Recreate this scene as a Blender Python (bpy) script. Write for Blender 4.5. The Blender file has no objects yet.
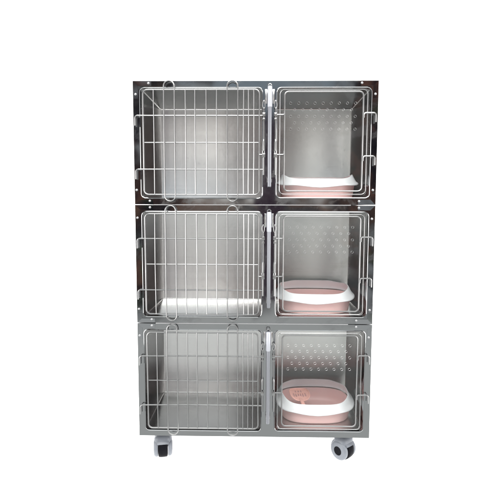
import bpy, bmesh, math, random
from mathutils import Vector, Matrix
random.seed(7)
S = bpy.context.scene
C = S.collection
R = math.radians
PI = math.pi

# ------------------------------------------------------------------ camera
GZ = 0.155                       # height of the cage bottom above the floor
cam_d = bpy.data.cameras.new('camera'); cam = bpy.data.objects.new('camera', cam_d); C.objects.link(cam)
cam_d.sensor_width = 36; cam_d.lens = 32.4; cam_d.clip_end = 100; cam_d.clip_start = 0.05
pitch, yaw, roll = 0.08835, -0.01742, 0.00307
cp, sp, cy_, sy_ = math.cos(pitch), math.sin(pitch), math.cos(yaw), math.sin(yaw)
F = Vector((sy_*cp, cy_*cp, -sp)); Rt = Vector((cy_, -sy_, 0)); U = Rt.cross(F)
R2 = Rt*math.cos(roll)+U*math.sin(roll); U2 = -Rt*math.sin(roll)+U*math.cos(roll)
M = Matrix((R2, U2, -F)).transposed().to_4x4(); M.translation = Vector((0.6269, -2.2939, 1.2005+GZ))
cam.matrix_world = M
S.camera = cam

# ------------------------------------------------------------------ view
S.view_settings.view_transform = 'Standard'; S.view_settings.look = 'None'
S.view_settings.gamma = 1; S.view_settings.exposure = .22
S.render.engine = 'CYCLES'
S.cycles.max_bounces = 14; S.cycles.glossy_bounces = 10; S.cycles.transparent_max_bounces = 16
S.cycles.transmission_bounces = 8

# ------------------------------------------------------------------ node helpers
class NT:
    def __init__(s, tree): s.t = tree; s.n = tree.nodes; s.l = tree.links
    def add(s, typ, **kw):
        n = s.n.new(typ)
        for k, v in kw.items(): setattr(n, k, v)
        return n
    def put(s, sock, v):
        if isinstance(v, bpy.types.NodeSocket): s.l.new(v, sock)
        else:
            if isinstance(v, tuple) and len(v) == 3 and sock.type == 'RGBA': v = v+(1,)
            sock.default_value = v
    def math(s, op, a, b=0.0, clamp=False):
        n = s.add('ShaderNodeMath', operation=op, use_clamp=clamp); s.put(n.inputs[0], a); s.put(n.inputs[1], b); return n.outputs[0]
    def mix(s, f, a, b):
        n = s.add('ShaderNodeMix', data_type='RGBA'); s.put(n.inputs[0], f); s.put(n.inputs[6], a); s.put(n.inputs[7], b); return n.outputs[2]
    def step(s, v, lo, hi):
        n = s.add('ShaderNodeMapRange', interpolation_type='SMOOTHSTEP')
        s.put(n.inputs[0], v); n.inputs[1].default_value = lo; n.inputs[2].default_value = hi; return n.outputs[0]
    def noise(s, vec, scale, detail=3, rough=.5, dist=0.0):
        n = s.add('ShaderNodeTexNoise'); s.put(n.inputs['Vector'], vec); n.inputs['Scale'].default_value = scale
        n.inputs['Detail'].default_value = detail; n.inputs['Roughness'].default_value = rough; n.inputs['Distortion'].default_value = dist
        return n.outputs[0]

# ------------------------------------------------------------------ world: plain white behind, a yard behind the photographer
w = bpy.data.worlds.new('World'); S.world = w; w.use_nodes = True
w.node_tree.nodes.clear(); g = NT(w.node_tree)
d = g.add('ShaderNodeTexCoord').outputs['Generated']
sep = g.add('ShaderNodeSeparateXYZ'); g.l.new(d, sep.inputs[0]); X, Y, Z = sep.outputs
az = g.math('DIVIDE', X, g.math('MAXIMUM', g.math('MULTIPLY', Y, -1.0), 0.05))
n1 = g.noise(d, 7, 4, .6); n2 = g.noise(d, 16, 3, .6)
trees = g.mix(g.step(n1, .45, .62), (.018, .018, .028), (.085, .060, .055))
trees = g.mix(g.step(n2, .56, .66), trees, (.10, .13, .08))
n3 = g.noise(d, 21, 2, .5); n4 = g.noise(d, 11, 3, .6, 1.0)
trees = g.mix(g.step(n3, .55, .63), trees, (.26, .13, .10))
trees = g.mix(g.step(n4, .55, .61), trees, (.40, .42, .44))
gapn = g.math('ADD', g.math('ABSOLUTE', g.math('ADD', az, 0.0)), g.math('MULTIPLY', g.math('SUBTRACT', n1, .5), .08))
gap = g.math('SUBTRACT', 1.0, g.step(gapn, .125, .185))
gap = g.math('MULTIPLY', gap, g.step(g.noise(d, 5, 2, .4), .30, .42))
glow = g.math('MULTIPLY', g.step(Z, -.02, .05), g.math('SUBTRACT', 1.0, g.step(Z, .10, .18)))
col = g.mix(gap, trees, g.mix(glow, (.75, .75, .72), (1.5, 1.48, 1.42)))
band = g.math('MULTIPLY', g.step(Z, -.040, -.018), g.math('SUBTRACT', 1.0, g.step(Z, .010, .026)))
col = g.mix(g.math('MULTIPLY', band, .9), col, g.mix(g.step(n3, .42, .55), (.03, .03, .04), (.24, .14, .10)))
# the photographer, a dark upright figure in the gap
fig = g.math('MULTIPLY', g.math('SUBTRACT', 1.0, g.step(g.math('ABSOLUTE', g.math('SUBTRACT', az, .028)), .022, .034)), g.math('SUBTRACT', 1.0, g.step(Z, .24, .30)))
col = g.mix(fig, col, (.07, .045, .07))
# sky above, ground below
zs = g.math('ADD', Z, g.math('MULTIPLY', g.math('SUBTRACT', n1, .5), .12))
sky = g.mix(g.step(Z, .28, .60), (.42, .50, .57), (2.2, 2.25, 2.2))
sky = g.mix(g.math('MULTIPLY', g.step(n4, .50, .60), g.math('SUBTRACT', 1.0, g.step(Z, .26, .36))), sky, (.07, .055, .06))
side = g.step(g.math('ABSOLUTE', az), .8, 1.5)  # bright flanks added to light the trays and wires
col = g.mix(side, col, (2.0, 2.0, 2.02))
zs = g.math('SUBTRACT', zs, g.math('MULTIPLY', g.step(g.math('ABSOLUTE', az), .15, .30), .42))
col = g.mix(g.step(zs, .19, .25), col, sky)
gn = g.noise(d, 9, 4, .6)
ground = g.mix(gn, (.70, .73, .715), (.88, .90, .885))
col = g.mix(g.step(g.math('ADD', Z, g.math('MULTIPLY', g.math('SUBTRACT', n2, .5), .06)), -.25, -.20), ground, col)
col = g.mix(g.step(Y, -.12, .02), col, (1.0, 1.0, 1.0))
bg = g.add('ShaderNodeBackground'); g.l.new(col, bg.inputs[0]); bg.inputs[1].default_value = 1.0
wo = g.add('ShaderNodeOutputWorld'); g.l.new(bg.outputs[0], wo.inputs[0])

# ------------------------------------------------------------------ lamps: fill added to light the trays, high in front and low at sides
def add_fill_lamp(name, loc, aim, sx, sy, e, col=(1, .985, .95)):
    ld = bpy.data.lights.new(name, 'AREA'); ld.shape = 'RECTANGLE'; ld.size = sx; ld.size_y = sy; ld.energy = e; ld.color = col
    lo = bpy.data.objects.new(name, ld); C.objects.link(lo); lo.location = loc
    lo.rotation_euler = (Vector(aim)-Vector(loc)).to_track_quat('-Z', 'Y').to_euler()
add_fill_lamp('added_fill', (.6, -2.9, 4.8), (.6, .2, .9), 3.6, 1.8, 200)
add_fill_lamp('added_fill', (-2.3, -2.1, 1.1), (1.1, .1, .9), 1.7, 2.6, 70)
add_fill_lamp('added_fill', (3.7, -2.1, 1.1), (.5, .1, .9), 1.7, 2.6, 70)

# ------------------------------------------------------------------ materials
def mat(name, col=(.8, .8, .8), rough=.4, metal=0.0, fn=None, **kw):
    m = bpy.data.materials.new(name); m.use_nodes = True; t = NT(m.node_tree)
    b = m.node_tree.nodes['Principled BSDF']
    b.inputs['Base Color'].default_value = (*col, 1); b.inputs['Roughness'].default_value = rough; b.inputs['Metallic'].default_value = metal
    for k, v in kw.items(): b.inputs[k.replace('_', ' ')].default_value = v
    if fn: fn(t, b)
    return m
def mapped(t, scale, kind='Object'):
    tc = t.add('ShaderNodeTexCoord').outputs[kind]; mp = t.add('ShaderNodeMapping'); t.l.new(tc, mp.inputs[0]); mp.inputs[3].default_value = scale
    return mp.outputs[0]
def bump(t, b, h, strength, dist):
    n = t.add('ShaderNodeBump'); n.inputs['Strength'].default_value = strength; n.inputs['Distance'].default_value = dist
    t.l.new(h, n.inputs['Height']); t.l.new(n.outputs[0], b.inputs['Normal']); return n
def f_mirror(t, b):
    v = mapped(t, (1, 1, 1)); big = t.noise(v, 3.0, 2, .5); sm = t.noise(v, 40, 4, .6)
    bump(t, b, big, .35, .012)
    smg = t.step(t.noise(v, 11, 5, .65, .8), .52, .70)       # wiped smears and finger marks
    t.l.new(t.math('ADD', t.math('MULTIPLY', smg, .13), t.math('ADD', t.math('MULTIPLY', sm, .06), .04)), b.inputs['Roughness'])
def f_brush(t, b, k=1.0, q=1.0):
    v = mapped(t, (3, 420, 420)); st = t.noise(v, 1.0, 3, .6)
    v2 = mapped(t, (1, 1, 1)); bl = t.noise(v2, 4, 4, .6); scu = t.noise(v2, 28, 5, .7)
    h = t.math('ADD', t.math('MULTIPLY', st, .008), t.math('MULTIPLY', bl, .5))
    bump(t, b, h, .3, .006)
    r = t.math('ADD', .13, t.math('MULTIPLY', bl, .10)); r = t.math('ADD', r, t.math('MULTIPLY', st, .07))
    r = t.math('ADD', r, t.math('MULTIPLY', t.step(scu, .56, .80), .05))
    t.l.new(t.math('MULTIPLY', r, q), b.inputs['Roughness'])
    cv = t.add('ShaderNodeCombineXYZ'); cv.inputs[1].default_value = .45; cv.inputs[2].default_value = .89
    t.l.new(cv.outputs[0], b.inputs['Tangent']); b.inputs['Anisotropic'].default_value = .45
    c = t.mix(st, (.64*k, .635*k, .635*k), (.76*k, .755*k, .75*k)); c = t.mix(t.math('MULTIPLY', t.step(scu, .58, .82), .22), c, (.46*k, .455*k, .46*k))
    t.l.new(c, b.inputs['Base Color'])
def f_wire(t, b):
    v = mapped(t, (1, 1, 1)); n = t.noise(v, 9, 2, .5)
    t.l.new(t.math('ADD', .24, t.math('MULTIPLY', n, .14)), b.inputs['Roughness'])
    t.l.new(t.mix(n, (.29, .29, .295), (.41, .41, .41)), b.inputs['Base Color'])
def f_plastic(a, c2):
    def f(t, b):
        v = mapped(t, (1, 1, 1)); n = t.noise(v, 14, 4, .6); f2 = t.noise(v, 220, 2, .5)
        t.l.new(t.mix(n, a, c2), b.inputs['Base Color']); bump(t, b, f2, .08, .001)
        t.l.new(t.math('ADD', .28, t.math('MULTIPLY', n, .16)), b.inputs['Roughness'])
    return f
MIRROR = mat('polished_steel', (.295, .30, .305), .08, 1, f_mirror)
PLATE = mat('polished_plate_steel', (.29, .295, .305), .06, 1, None)
BRUSH = mat('brushed_steel', (.7, .7, .68), .25, 1, f_brush)
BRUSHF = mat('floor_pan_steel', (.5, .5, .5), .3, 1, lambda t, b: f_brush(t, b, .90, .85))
BRUSHS = mat('shaded_side_steel', (.5, .5, .5), .3, 1, lambda t, b: f_brush(t, b, .36, .7))  # same brushed steel, side wall shade put into the base colour
BRUSHC = mat('shaded_roof_steel', (.3, .3, .3), .3, 1, lambda t, b: f_brush(t, b, .10))  # same brushed steel, ceiling shade put into the base colour
BRUSHO = mat('outer_sheet_steel', (.4, .4, .4), .3, 1, lambda t, b: f_brush(t, b, .55, 1.4))
WIRE = mat('satin_steel_wire', (.8, .8, .78), .3, 1, f_wire)
POST = mat('grey_lacquered_tube', (.235, .24, .265), .32, .5, None)
SLEEVE = mat('pale_tube_sleeve', (.40, .41, .45), .35, .2, None)
RIVET = mat('rivet_zinc', (.36, .36, .37), .4, .6, None)
PINK = mat('pink_plastic', (.8, .45, .42), .35, 0, f_plastic((.83, .525, .52), (.87, .58, .57)), Subsurface_Weight=.08)
WHITE = mat('white_plastic', (.85, .86, .9), .35, 0, f_plastic((.76, .775, .82), (.82, .83, .86)))
SCOOPM = mat('pink_scoop_plastic', (.8, .45, .40), .3, 0, f_plastic((.74, .38, .33), (.78, .43, .38)))
HOOD = mat('caster_white_plastic', (.66, .69, .76), .35, 0, f_plastic((.12, .13, .15), (.17, .182, .205)), Specular_IOR_Level=.3)
BLACK = mat('black_rubber', (.02, .02, .024), .8, 0, f_plastic((.004, .004, .005), (.011, .011, .014)), Specular_IOR_Level=.02)
DARK = mat('dark_recess', (.05, .05, .055), .6, 0, None)
def glass_mat():
    m = bpy.data.materials.new('clear_acrylic'); m.use_nodes = True; t = NT(m.node_tree); t.n.clear()
    tr = t.add('ShaderNodeBsdfTransparent'); tr.inputs[0].default_value = (.955, .96, .955, 1)
    gl = t.add('ShaderNodeBsdfGlossy'); gl.inputs['Roughness'].default_value = .03; gl.inputs[0].default_value = (1, 1, 1, 1)
    fr = t.add('ShaderNodeFresnel'); bf = t.add('ShaderNodeNewGeometry').outputs['Backfacing']
    t.l.new(t.math('ADD', 1.45, t.math('MULTIPLY', bf, 1/1.45-1.45)), fr.inputs[0])   # same reflectance from both sides of the sheet
    v = mapped(t, (1, 1, 1)); nb = t.add('ShaderNodeBump'); nb.inputs['Strength'].default_value = .2; nb.inputs['Distance'].default_value = .004
    t.l.new(t.noise(v, 5, 2), nb.inputs['Height']); t.l.new(nb.outputs[0], gl.inputs['Normal'])
    mx = t.add('ShaderNodeMixShader'); t.l.new(fr.outputs[0], mx.inputs[0]); t.l.new(tr.outputs[0], mx.inputs[1]); t.l.new(gl.outputs[0], mx.inputs[2])
    o = t.add('ShaderNodeOutputMaterial'); t.l.new(mx.outputs[0], o.inputs[0]); return m
GLASS = glass_mat()
GEDGE = mat('acrylic_cut_edge', (.88, .89, .90), .4, 0, None, Transmission_Weight=.2)
def glow_white():
    m = bpy.data.materials.new('self_glowing_white'); m.use_nodes = True; t = NT(m.node_tree)
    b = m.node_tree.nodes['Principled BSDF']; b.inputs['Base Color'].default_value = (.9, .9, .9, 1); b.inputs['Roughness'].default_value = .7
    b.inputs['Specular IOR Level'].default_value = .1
    b.inputs['Emission Color'].default_value = (1, 1, 1, 1); b.inputs['Emission Strength'].default_value = 1.0  # added glow keeps floor and backdrop white, without shadows; no light source there
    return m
LIT = glow_white()

# ------------------------------------------------------------------ mesh helpers
def nb():
    return bmesh.new()
def mk(name, bm, m, parent=None, smooth=True, loc=None, angle=35, recalc=True):
    if recalc: bmesh.ops.recalc_face_normals(bm, faces=bm.faces[:])
    me = bpy.data.meshes.new(name); bm.to_mesh(me); bm.free()
    for x in (m if isinstance(m, (list, tuple)) else [m]): me.materials.append(x)
    o = bpy.data.objects.new(name, me); C.objects.link(o)
    if smooth and len(me.polygons):
        me.polygons.foreach_set('use_smooth', [True]*len(me.polygons))
        me.set_sharp_from_angle(angle=R(angle))
    if parent: o.parent = parent
    if loc: o.location = loc
    return o
def empty(name, loc=(0, 0, 0), rz=0, parent=None):
    o = bpy.data.objects.new(name, None); C.objects.link(o); o.location = loc; o.rotation_euler = (0, 0, rz)
    o.empty_display_size = .05
    if parent: o.parent = parent
    return o
def box(bm, x0, x1, y0, y1, z0, z1, bev=0, seg=2, mi=0):
    b2 = bmesh.new(); bmesh.ops.create_cube(b2, size=1)
    for v in b2.verts: v.co = Vector(((x0+x1)/2+v.co.x*(x1-x0), (y0+y1)/2+v.co.y*(y1-y0), (z0+z1)/2+v.co.z*(z1-z0)))
    if bev: bmesh.ops.bevel(b2, geom=b2.edges[:], offset=bev, segments=seg, affect='EDGES', profile=.5)
    for f in b2.faces: f.material_index = mi
    tmp = bpy.data.meshes.new('t'); b2.to_mesh(tmp); b2.free(); bm.from_mesh(tmp); bpy.data.meshes.remove(tmp)
def tube(bm, pts, r, n=10, closed=False, radii=None):
    pts = [Vector(p) for p in pts]; N = len(pts); rings = []; up = None
    for i, p in enumerate(pts):
        if closed: t = (pts[(i+1) % N]-pts[i-1])
        else: t = pts[min(i+1, N-1)]-pts[max(i-1, 0)]
        t.normalize()
        if up is None:
            a = Vector((0, 1, 0)) if abs(t.y) < .9 else Vector((1, 0, 0)); up = (a-t*a.dot(t)).normalized()
        else: up = (up-t*up.dot(t)).normalized()
        s = t.cross(up); rr = radii[i] if radii else r
        rings.append([bm.verts.new(p+(up*math.cos(k*2*PI/n)+s*math.sin(k*2*PI/n))*rr) for k in range(n)])
    m = N if closed else N-1
    for i in range(m):
        a, b = rings[i], rings[(i+1) % N]
        for k in range(n): bm.faces.new((a[k], a[(k+1) % n], b[(k+1) % n], b[k]))
    if not closed:
        bm.faces.new(rings[0]); bm.faces.new(rings[-1])
def rrect(x0, x1, z0, z1, r, n=8):
    out = []
    for cx, cz, a0 in ((x1-r, z1-r, 0), (x0+r, z1-r, 90), (x0+r, z0+r, 180), (x1-r, z0+r, 270)):
        for k in range(n+1):
            a = R(a0+90*k/n); out.append((cx+r*math.cos(a), cz+r*math.sin(a)))
    return out
def arcpts(c, r, a0, a1, n, plane='xz', y=0):
    return [(c[0]+r*math.cos(R(a0+(a1-a0)*k/n)), y, c[1]+r*math.sin(R(a0+(a1-a0)*k/n))) for k in range(n+1)]
def tag(o, label=None, cat=None, group=None, kind=None):
    if label: o['label'] = label
    if cat: o['category'] = cat
    if group: o['group'] = group
    if kind: o['kind'] = kind
    return o

# ------------------------------------------------------------------ the setting
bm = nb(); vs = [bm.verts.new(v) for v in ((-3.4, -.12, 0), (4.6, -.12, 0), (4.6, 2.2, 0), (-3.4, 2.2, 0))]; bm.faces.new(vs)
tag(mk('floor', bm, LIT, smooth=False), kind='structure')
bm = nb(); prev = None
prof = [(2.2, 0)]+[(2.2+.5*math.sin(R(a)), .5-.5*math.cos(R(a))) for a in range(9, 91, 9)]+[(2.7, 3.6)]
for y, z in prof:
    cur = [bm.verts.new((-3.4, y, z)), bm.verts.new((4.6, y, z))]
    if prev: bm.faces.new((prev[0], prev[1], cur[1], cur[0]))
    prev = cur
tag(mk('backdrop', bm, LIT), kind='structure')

# ------------------------------------------------------------------ the cage bank
W, H, D = 1.22, .6134, .53
LO = (.0315, .6510, .0300, .5820)      # opening of the wire door side (x0,x1,z0,z1)
RO = (.7145, 1.1895, .0330, .5820)     # opening of the acrylic door side
bank = empty('cage_bank', (0, 0, 0))
tag(bank, 'polished steel three-tier animal cage bank with wire and clear doors on casters', 'animal cage')

def face_cell(bm, cx0, cx1, o, r, y=0.0):
    n = 8; inner = rrect(o[0], o[1], o[2], o[3], r, n); outer = []
    z0, z1 = 0.0015, H-.0015
    corners = [(cx1, z1), (cx0, z1), (cx0, z0), (cx1, z0)]
    i = 0
    for q in range(4):
        arc = inner[q*(n+1):(q+1)*(n+1)]; c = corners[q]
        if q in (0, 2): s = (c[0], arc[0][1]); e = (arc[-1][0], c[1])
        else: s = (arc[0][0], c[1]); e = (c[0], arc[-1][1])
        for k in range(n+1):
            f = k/n
            if f <= .5: g_ = f*2; outer.append((s[0]+(c[0]-s[0])*g_, s[1]+(c[1]-s[1])*g_))
            else: g_ = f*2-1; outer.append((c[0]+(e[0]-c[0])*g_, c[1]+(e[1]-c[1])*g_))
    N = len(inner)
    vo = [bm.verts.new((x, y, z)) for x, z in outer]; vi = [bm.verts.new((x, y, z)) for x, z in inner]
    for k in range(N): bm.faces.new((vo[k], vo[(k+1) % N], vi[(k+1) % N], vi[k]))
    # rolled lip: small outward bead, then return into the cage
    lips = [(-.0012, -.0022), (-.0032, -.0030), (-.0052, -.0020), (-.0060, .0010), (-.0060, .020)]
    pv = vi
    for dr, dy in lips:
        ring = rrect(o[0]-dr, o[1]+dr, o[2]-dr, o[3]+dr, max(r+dr, .004), n)
        cur = [bm.verts.new((x, y+dy, z)) for x, z in ring]
        for k in range(N): bm.faces.new((pv[k], pv[(k+1) % N], cur[(k+1) % N], cur[k]))
        pv = cur

def front_frame(parent):
    bm = nb(); face_cell(bm, .0, .6825, LO, .026); face_cell(bm, .6825, W, RO, .026)
    bmesh.ops.remove_doubles(bm, verts=bm.verts[:], dist=.0002)
    # folded outer returns
    for (a, b) in (((0, 0.0015), (0, H-.0015)), ((W, H-.0015), (W, 0.0015)), ((0, H-.0015), (W, H-.0015)), ((W, .0015), (0, .0015))):
        vs = [bm.verts.new((a[0], 0, a[1])), bm.verts.new((b[0], 0, b[1])), bm.verts.new((b[0], .022, b[1])), bm.verts.new((a[0], .022, a[1]))]
        bm.faces.new(vs)
    return mk('front_frame', bm, MIRROR, parent, angle=25)

def corner_plate(parent, left, top):
    # mitred L plate: an arm along the rail and an arm along the stile, each folded a touch
    bm = nb(); t = .0012
    sx = 1 if left else -1; ox = 0 if left else W
    if top: zc, zi = H-.002, .5875
    else: zc, zi = .002, .0245 if left else .0275
    xi = .0265 if left else W-1.1945
    L1 = .093 if left else .088; L2 = .085 if top else (.052 if left else .056)
    sg = -1 if top else 1
    x = lambda v: ox+sx*v
    # the rail arm is folded to look slightly down, the stile arm lies flat
    if top: yo, yi = -.0032, -t
    else: yo, yi = -.0008, -.0028
    rail = [(x(.0015), yo, zc), (x(L1), yo, zc), (x(L1), yi, zi), (x(xi), yi, zi)]
    ys = -t-.0005
    stile = [(x(.0015), ys, zc), (x(xi), ys, zi), (x(xi), ys, zc+sg*L2), (x(.0015), ys, zc+sg*L2)]
    for poly in (rail, stile):
        f = [bm.verts.new(p) for p in poly]; b = [bm.verts.new((p[0], -.0002, p[2])) for p in poly]
        bm.faces.new(f)
        for k in range(4): bm.faces.new((f[k], f[(k+1) % 4], b[(k+1) % 4], b[k]))
    o = mk('corner_plate', bm, PLATE, parent, smooth=False)
    # mitre crease
    return o
def rivet(parent, x, z):
    bm = nb(); prof = [(.0062, 0), (.006, -.0016), (.0048, -.0030), (.0028, -.0039)]
    rings = [[bm.verts.new((x+r*math.cos(k*PI/6), -.0015+y, z+r*math.sin(k*PI/6))) for k in range(12)] for r, y in prof]
    for a, b in zip(rings, rings[1:]):
        for k in range(12): bm.faces.new((a[k], a[(k+1) % 12], b[(k+1) % 12], b[k]))
    bm.faces.new(rings[-1])
    return mk('rivet', bm, RIVET, parent, angle=80)
def lining(parent, x0, x1, z0, z1, name='compartment_lining'):
    bm = nb(); bmesh.ops.create_cube(bm, size=1)
    y0, y1 = .018, .512
    for v in bm.verts: v.co = Vector(((x0+x1)/2+v.co.x*(x1-x0), (y0+y1)/2+v.co.y*(y1-y0), (z0+z1)/2+v.co.z*(z1-z0)))
    ff = [f for f in bm.faces if f.normal.y < -.9]; bmesh.ops.delete(bm, geom=ff, context='FACES')
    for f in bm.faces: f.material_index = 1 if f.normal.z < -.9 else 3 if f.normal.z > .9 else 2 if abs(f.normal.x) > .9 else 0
    ed = [e for e in bm.edges if len(e.link_faces) == 2]
    bmesh.ops.bevel(bm, geom=ed, offset=.004, segments=3, affect='EDGES', profile=.5)
    bmesh.ops.reverse_faces(bm, faces=bm.faces[:])
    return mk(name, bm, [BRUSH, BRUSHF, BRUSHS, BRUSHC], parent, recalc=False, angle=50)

def build_body(tier):
    b = empty('cage_body', (0, 0, GZ+tier*H), parent=bank)
    front_frame(b)
    bm = nb()   # outer casing: bottom, top, sides, back
    e = .0012
    box(bm, e, .010, .023, D, .004, H-.004); box(bm, W-.010, W-e, .023, D, .004, H-.004)
    box(bm, .0105, W-.0105, .023, D-.012, .003, .010); box(bm, .0105, W-.0105, .023, D-.012, H-.010, H-.003)
    box(bm, .0105, W-.0105, D-.0115, D-.001, .004, H-.004)
    mk('outer_casing', bm, BRUSHO, b, smooth=False)
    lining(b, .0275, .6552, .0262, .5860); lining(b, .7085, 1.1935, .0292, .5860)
    for left in (True, False):
        for top in (True, False):
            if not (tier == 0 and not top): corner_plate(b, left, top)
    if tier < 2: rv = [(.0770, .6000-.0), (.0120, .5467), (1.1365, .6000), (1.2030, .5450)]
    else: rv = [(.0793, .6010), (.0138, .5474), (1.1371, .6010), (1.2045, .5474)]
    if tier > 0: rv += [(.0770, .0195), (.0110, .0740), (1.1363, .0200), (1.2040, .0760)]
    for x, z in rv: rivet(b, x, z)
    # seam bead where this tier meets the one above
    if tier < 2:
        bm = nb(); box(bm, .098, 1.095, -.0042, -.0004, H-.0022, H+.0014, .0010)
        mk('seam_strip', bm, RIVET, b)
    return b
bodies = [build_body(t) for t in range(3)]

def wire_door(tier):
    dz = GZ+tier*H
    j = random.Random(tier+3)
    r = empty('wire_door', (0, 0, dz), parent=bank); y = -.012
    fx0, fx1, fz0, fz1 = .0530, .6310, .0515, .5670
    bm = nb(); tube(bm, [(x, y, z) for x, z in rrect(fx0, fx1, fz0, fz1, .022, 6)], .0040, 10, True)
    mk('door_frame', bm, WIRE, r)
    bars = [.1056, .2625, .3144, .3672, .4200, .5533, .5776, .6049]
    for x in bars:
        x += j.uniform(-.0022, .0022)
        bm = nb(); tube(bm, [(x, y-.0035, fz0), (x+j.uniform(-.0022, .0022), y-.0045, .25+j.uniform(0, .15)), (x, y-.0035, fz1)], .0027, 8)
        mk('upright_bar', bm, WIRE, r)
    for xc in (.1841, .4981):     # two long loops standing past the frame, top and bottom
        rr = .0265; pts = arcpts((xc, .609-rr), rr, 0, 180, 12, y=y-.0065)+arcpts((xc, .018+rr), rr, 180, 360, 12, y=y-.0065)
        bm = nb(); tube(bm, pts, .0031, 10, True); mk('loop_bar', bm, WIRE, r)
    for z in (.4415, .1770):
        bm = nb(); hk = .0125
        hookpts = [(.0125, y-.004, z-.050), (.0125, y-.004, z-.02)]+[(.0125+hk-hk*math.cos(R(a)), y-.004, z-hk+hk*math.sin(R(a))) for a in range(0, 91, 15)]
        tube(bm, hookpts+[(.05, y-.002, z), (.3, y+.004, z), (.655, y+.002, z)], .0033, 10); mk('hinge_crossbar', bm, WIRE, r)
    bm = nb(); tube(bm, [(fx0, y+.004, .3095), (fx1-.004, y+.004, .3095)], .0030, 8); mk('middle_crossbar', bm, WIRE, r)
    return r
doors = [wire_door(t) for t in range(3)]

def acrylic_door(tier):
    dz = GZ+tier*H; r = empty('acrylic_door', (0, 0, dz), parent=bank)
    # sheet with staggered ventilation holes
    bm = nb(); loops = [rrect(.7290, 1.1690, .0500, .5710, .020, 6)]
    for row, z in enumerate((.502, .4705, .438, .4065, .376)):
        n = 9 if row % 2 == 0 else 8; x0 = .7865 if row % 2 == 0 else .8070
        for k in range(n):
            loops.append([(x0+k*.0400+.0061*math.cos(a*PI/7), z+.0061*math.sin(a*PI/7)) for a in range(14)])
    for lp in loops:
        vs = [bm.verts.new((x, -.0045, z)) for x, z in lp]
        for k in range(len(vs)): bm.edges.new((vs[k], vs[(k+1) % len(vs)]))
    bmesh.ops.triangle_fill(bm, edges=bm.edges[:], use_beauty=True, use_dissolve=False)
    ex = bmesh.ops.extrude_face_region(bm, geom=bm.faces[:])
    for v in [q for q in ex['geom'] if isinstance(q, bmesh.types.BMVert)]: v.co.y -= .0045
    bmesh.ops.recalc_face_normals(bm, faces=bm.faces[:])
    for f in bm.faces: f.material_index = 0 if abs(f.normal.y) > .8 else 1
    mk('clear_panel', bm, [GLASS, GEDGE], r, smooth=False)
    y = -.0130
    bm = nb(); tube(bm, [(x, y, z) for x, z in rrect(.7560, 1.1440, .0705, .5570, .020, 6)], .0036, 10, True)
    mk('door_frame', bm, WIRE, r)
    # thin inner bead round the panel
    bm = nb(); tube(bm, [(x, -.0108, z) for x, z in rrect(.7335, 1.1645, .0545, .5665, .022, 6)], .0014, 6, True)
    mk('panel_trim', bm, WIRE, r)
    for z in (.453, .243):
        bm = nb(); a = .011
        pts = [(1.1460, y-.006, z-.024), (1.1460, y-.006, z-a)]+[(1.1460+a-a*math.cos(R(t)), y-.006, z-a+a*math.sin(R(t))) for t in range(15, 91, 15)]
        pts += [(1.2050-a+a*math.sin(R(t)), y-.006, z-a+a*math.cos(R(t))) for t in range(0, 91, 15)]+[(1.2050, y-.006, z-.045)]
        tube(bm, pts, .0036, 10); mk('hinge_hook', bm, WIRE, r)
    for z in (.4445, .2500):
        bm = nb(); tube(bm, [(.705, y-.003, z), (.748, y-.003, z)]+[(.748+.006*math.sin(R(t)), y-.003+0, z+.006-.006*math.cos(R(t))) for t in (30, 60, 90)]+[(.754, y-.003, z+.018)], .0034, 10)
        mk('latch_arm', bm, WIRE, r)
    return r
adoors = [acrylic_door(t) for t in range(3)]

def latch(tier, x):
    r = empty('door_latch', (x, -.016, GZ+tier*H), parent=bank)
    def o(name, fn, m=WIRE): b = nb(); fn(b); return mk(name, b, m, r)
    o('latch_rod', lambda b: tube(b, [(0, 0, .475), (0, 0, .44), (0, 0, .315)], .0032, 10))
    # drop ring at the top
    ring = [(.0062*math.sin(R(t)), -.001, .494+.019*math.cos(R(t))) for t in range(0, 360, 20)]
    o('ring_pull', lambda b: tube(b, ring, .0022, 8, True))
    o('guide_block', lambda b: (box(b, -.0075, .0075, -.006, .012, .436, .454, .002), box(b, -.006, .006, -.004, .010, .418, .428, .0015)))
    o('sleeve', lambda b: tube(b, [(0, 0, .325), (0, 0, .318), (0, 0, .31), (0, 0, .275), (0, 0, .268)], .006, 14, radii=[.0034, .0058, .0068, .0068, .0056]))
    o('fork', lambda b: (tube(b, [(-.0045, 0, .272), (-.0045, 0, .242)], .0017, 6), tube(b, [(.0045, 0, .272), (.0045, 0, .242)], .0017, 6), box(b, -.008, .008, -.005, .012, .236, .256, .002)))
    o('bolt', lambda b: tube(b, [(0, 0, .236), (0, 0, .19), (0, 0, .149)], .0046, 12))
    if x < .68:
        o('latch_arm', lambda b: tube(b, [(-.022, 0, .2500), (.004, 0, .2500)], .0030, 8))
    return r
for t in range(3):
    for x in (.6540, .7120): latch(t, x)

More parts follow.
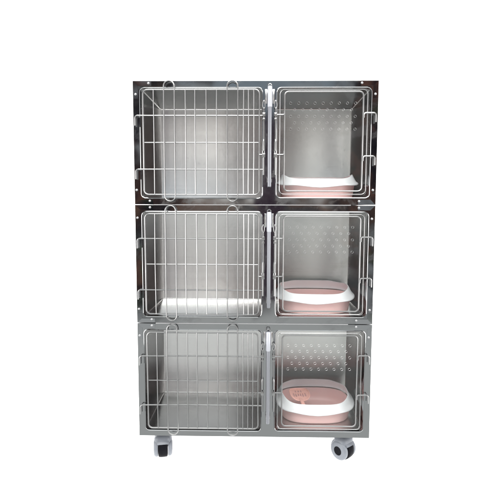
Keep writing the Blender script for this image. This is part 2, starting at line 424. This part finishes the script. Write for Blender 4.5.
def post(tier):
    r = empty('lock_post', (.6830, -.030, GZ+tier*H), parent=bank)
    b = nb(); tube(b, [(0, 0, .090), (0, 0, .094), (0, 0, .480)], .0095, 20, radii=[.008, .0095, .0095]); mk('tube', b, POST, r)
    b = nb(); tube(b, [(0, 0, .478), (0, 0, .481), (0, 0, .574), (0, 0, .578)], .0115, 20, radii=[.0105, .0115, .0115, .0095]); mk('sleeve', b, SLEEVE, r)
    b = nb(); tube(b, [(-.0085, .010, .574)]+[(.0085*-math.cos(R(a)), .002, .582+.0085*math.sin(R(a))) for a in range(0, 181, 30)]+[(.0085, .010, .574)], .0025, 8); mk('hanging_hook', b, WIRE, r)
    b = nb(); box(b, -.024, -.0125, .0245, .0285, .500, .570, .001); box(b, .0125, .024, .0245, .0285, .500, .570, .001); box(b, -.013, .013, .0255, .0283, .505, .565, .0005); box(b, -.006, .006, .010, .026, .515, .532, .001); mk('bracket', b, BRUSHF, r)
    b = nb(); box(b, -.012, .012, .004, .0285, .112, .130, .002); mk('bracket', b, WIRE, r)
    return r
for t in range(3): post(t)

# ------------------------------------------------------------------ casters
def caster(x, y, rz):
    r = empty('caster', (x, y, 0), rz, bank); zc = .0575
    def rev(bm, prof, n=36, mi=0):    # revolve (x, radius) round the axle
        rings = []
        for px, pr in prof: rings.append([bm.verts.new((px, pr*math.cos(2*PI*k/n), zc+pr*math.sin(2*PI*k/n))) for k in range(n)])
        for a, c in zip(rings, rings[1:]):
            for k in range(n): bm.faces.new((a[k], a[(k+1) % n], c[(k+1) % n], c[k])).material_index = mi
        bm.faces.new(rings[0]).material_index = mi; bm.faces.new(rings[-1]).material_index = mi
    b = nb(); rev(b, [(-.0255, .045), (-.0245, .0525), (-.020, .0565), (-.008, .0575), (.008, .0575), (.020, .0565), (.0245, .0525), (.0255, .045)])
    mk('wheel', b, BLACK, r, angle=50)
    # hood: two cheeks with a saddle over the wheel
    b = nb()
    def cheek(s):
        prof = [(s*.0275, .040), (s*.0275, .0515), (s*.031, .0535), (s*.040, .0530), (s*.0465, .0490), (s*.0495, .0420), (s*.0500, .030)]
        rev(b, prof)
    cheek(1); cheek(-1)
    outer = []; n = 16; a0, a1 = 32, 208
    rings = []
    for k in range(n+1):
        a = R(a0+(a1-a0)*k/n); ring = []
        for px, pr in ((-.032, .0520), (-.0315, .0605), (-.018, .0632), (0, .0640), (.018, .0632), (.0315, .0605), (.032, .0520), (.018, .0590), (-.018, .0590)):
            ring.append(b.verts.new((px, -pr*math.cos(a), zc+pr*math.sin(a))))
        rings.append(ring)
    for q, c in zip(rings, rings[1:]):
        for k in range(len(q)): b.faces.new((q[k], q[(k+1) % len(q)], c[(k+1) % len(q)], c[k]))
    b.faces.new(rings[0]); b.faces.new(rings[-1])
    # shoulders rising to the swivel
    pv = None
    for z, ax, ay in ((.075, .047, .046), (.100, .047, .044), (.116, .045, .042), (.126, .036, .036), (.130, .026, .026)):
        cur = [b.verts.new((math.copysign(abs(math.cos(t))**.6, math.cos(t))*ax, math.copysign(abs(math.sin(t))**.6, math.sin(t))*ay, z)) for t in [2*PI*k/28 for k in range(28)]]
        if pv:
            for k in range(28): b.faces.new((pv[k], pv[(k+1) % 28], cur[(k+1) % 28], cur[k]))
        else: b.faces.new(cur)
        pv = cur
    b.faces.new(pv)
    mk('hood', b, HOOD, r, angle=50)
    for s in (-1, 1):
        b = nb()
        prof = [(s*.0495, .0245), (s*.0512, .0235), (s*.0516, .018), (s*.0508, .008)]; rev(b, prof, 28); mk('hub_cap', b, BLACK, r)
    b = nb(); tube(b, [(0, 0, .128), (0, 0, .148)], .017, 20); box(b, -.045, .045, -.045, .045, .1480, .1565, .002); mk('swivel_plate', b, WIRE, r)
    return r
caster(.1085, .080, R(11)); caster(1.1010, .080, R(42)); caster(.1085, .450, R(15)); caster(1.1010, .450, R(-25))

# ------------------------------------------------------------------ litter trays
def sloop(a, b, z, n=72, e=2.9, zf=None, cy=0.0):
    out = []
    for k in range(n):
        t = 2*PI*k/n; c, s = math.cos(t), math.sin(t)
        x = math.copysign(abs(c)**(2/e), c)*a; y = math.copysign(abs(s)**(2/e), s)*b+cy
        out.append((x, y, z+(zf(x/a, (y-cy)/b) if zf else 0)))
    return out
def loft(bm, loops, close_first=False, close_last=False):
    rings = [[bm.verts.new(p) for p in lp] for lp in loops]; n = len(rings[0])
    for a, c in zip(rings, rings[1:]):
        for k in range(n): bm.faces.new((a[k], a[(k+1) % n], c[(k+1) % n], c[k]))
    if close_first: bm.faces.new(rings[0])
    if close_last: bm.faces.new(rings[-1])
def ss(v, a, b):
    t = max(0, min(1, (v-a)/(b-a))); return t*t*(3-2*t)
def litter_tray(x, y, z, rz, label):
    r = empty('litter_tray', (x, y, z), rz)
    tag(r, label, 'litter tray', 'pink and white litter trays in the cages')
    bm = nb()
    o = [(.176, .138, .000), (.186, .147, .002), (.192, .153, .010), (.198, .159, .045), (.203, .163, .078), (.203, .163, .084),
         (.198, .158, .084), (.196, .155, .078), (.190, .150, .040), (.184, .144, .016), (.176, .136, .010), (.160, .122, .0085)]
    loft(bm, [sloop(a, b, z_) for a, b, z_ in o], True, True); mk('basin', bm, PINK, r, angle=60)
    # white collar: wavy skirt outside, leaning inwards to a rim that dips low at the front
    def top(u, v): return -.047*(1-ss(v, -.96, -.35))*(1-.45*ss(abs(u), .55, 1.0))-.018*ss(abs(u), .55, .95)-.017*ss(v, .2, 1)*(1-.6*ss(abs(u), .60, 1))
    def skirt(u, v):
        f = 1-ss(v, -1.0, -.2)
        return -.018*f - .008*f*math.exp(-(u/.30)**2)+.004*f*math.exp(-((abs(u)-.62)/.2)**2)
    def mixf(k): return lambda u, v: top(u, v)*k+skirt(u, v)*(1-k)
    L = [sloop(.213, .173, .094, zf=skirt), sloop(.222, .181, .086, zf=skirt), sloop(.2235, .1825, .087, zf=skirt), sloop(.2235, .1825, .090, zf=skirt)]
    L += [sloop(.219, .178, .096, zf=skirt), sloop(.212, .172, .103, zf=mixf(.15)), sloop(.205, .165, .120, zf=mixf(.45), cy=.002), sloop(.197, .158, .142, zf=mixf(.8), cy=.004),
          sloop(.1925, .154, .154, zf=top, cy=.005), sloop(.1905, .152, .156, zf=top, cy=.005), sloop(.1885, .150, .1545, zf=top, cy=.005),
          sloop(.192, .153, .140, zf=mixf(.8), cy=.004), sloop(.199, .159, .119, zf=mixf(.45), cy=.002), sloop(.204, .164, .102, zf=mixf(.15)), sloop(.202, .162, .090, zf=skirt)]
    L.append(L[0]); bm = nb(); loft(bm, L); bmesh.ops.remove_doubles(bm, verts=bm.verts[:], dist=.00001)
    mk('rim', bm, WHITE, r, angle=60)
    return r
fz = .0305
litter_tray(.9490, .235, GZ+2*H+fz, R(0), 'pink litter tray with white rim in the top right cage, empty')
litter_tray(.9440, .237, GZ+H+fz, R(-1.6), 'pink litter tray with white rim in the middle tier cage, empty')
litter_tray(.9560, .239, GZ+fz, R(.5), 'pink litter tray with white rim in the bottom cage, a pink scoop lying in it')

# ------------------------------------------------------------------ scoop
def scoop():
    r = empty('litter_scoop', (0, 0, 0)); tag(r, 'small pink slotted litter scoop lying in the bottom litter tray', 'scoop')
    # blade with three short slots above four long ones
    bm = nb(); out = []
    hw, hl = .057, .055
    for k in range(40):
        t = 2*PI*k/40; c, s = math.cos(t), math.sin(t)
        out.append((math.copysign(abs(c)**.72, c)*hw*(1-.10*(s < 0)*abs(s)), math.copysign(abs(s)**.72, s)*hl))
    loops = [out]
    def slot(cx, cy, w, l):
        p = rrect(cx-w/2, cx+w/2, cy-l/2, cy+l/2, w*.49, 3); loops.append(p)
    for cx in (-.016, 0, .016): slot(cx, .030, .0085, .018)
    for cx in (-.034, -.020, .020, .034): slot(cx, -.004, .0085, .030)
    slot(-.006, -.001, .0075, .024); slot(.007, -.001, .0075, .024)
    for lp in loops:
        vs = [bm.verts.new((x, y, 0)) for x, y in lp]
        for k in range(len(vs)): bm.edges.new((vs[k], vs[(k+1) % len(vs)]))
    bmesh.ops.triangle_fill(bm, edges=bm.edges[:], use_beauty=True)
    ex = bmesh.ops.extrude_face_region(bm, geom=bm.faces[:])
    for v in [q for q in ex['geom'] if isinstance(q, bmesh.types.BMVert)]: v.co.z += .0028
    for v in bm.verts: v.co.z += .9*max(0, abs(v.co.x)/hw-.25)**2*.022
    mk('blade', bm, SCOOPM, r, smooth=False)
    bm = nb(); pts = [Vector((x, y, .002+.9*max(0, abs(x)/hw-.25)**2*.022)) for x, y in out]; tube(bm, [(p.x, p.y, p.z+.002) for p in pts], .0032, 8, True)
    mk('raised_edge', bm, SCOOPM, r)
    bm = nb(); rings = []
    for y, wv, zt, th in ((-.030, .006, .003, .003), (-.045, .012, .004, .005), (-.062, .011, .007, .006), (-.085, .010, .008, .006), (-.098, .0105, .007, .006), (-.104, .008, .006, .004)):
        rings.append([(wv*math.cos(t), y, zt+th*.5*math.sin(t)) for t in [2*PI*k/14 for k in range(14)]])
    loft(bm, rings, True, True); mk('handle', bm, SCOOPM, r)
    return r
s = scoop(); s.location = (.868, .205, GZ+.146); s.rotation_euler = (R(14), R(3), R(10))
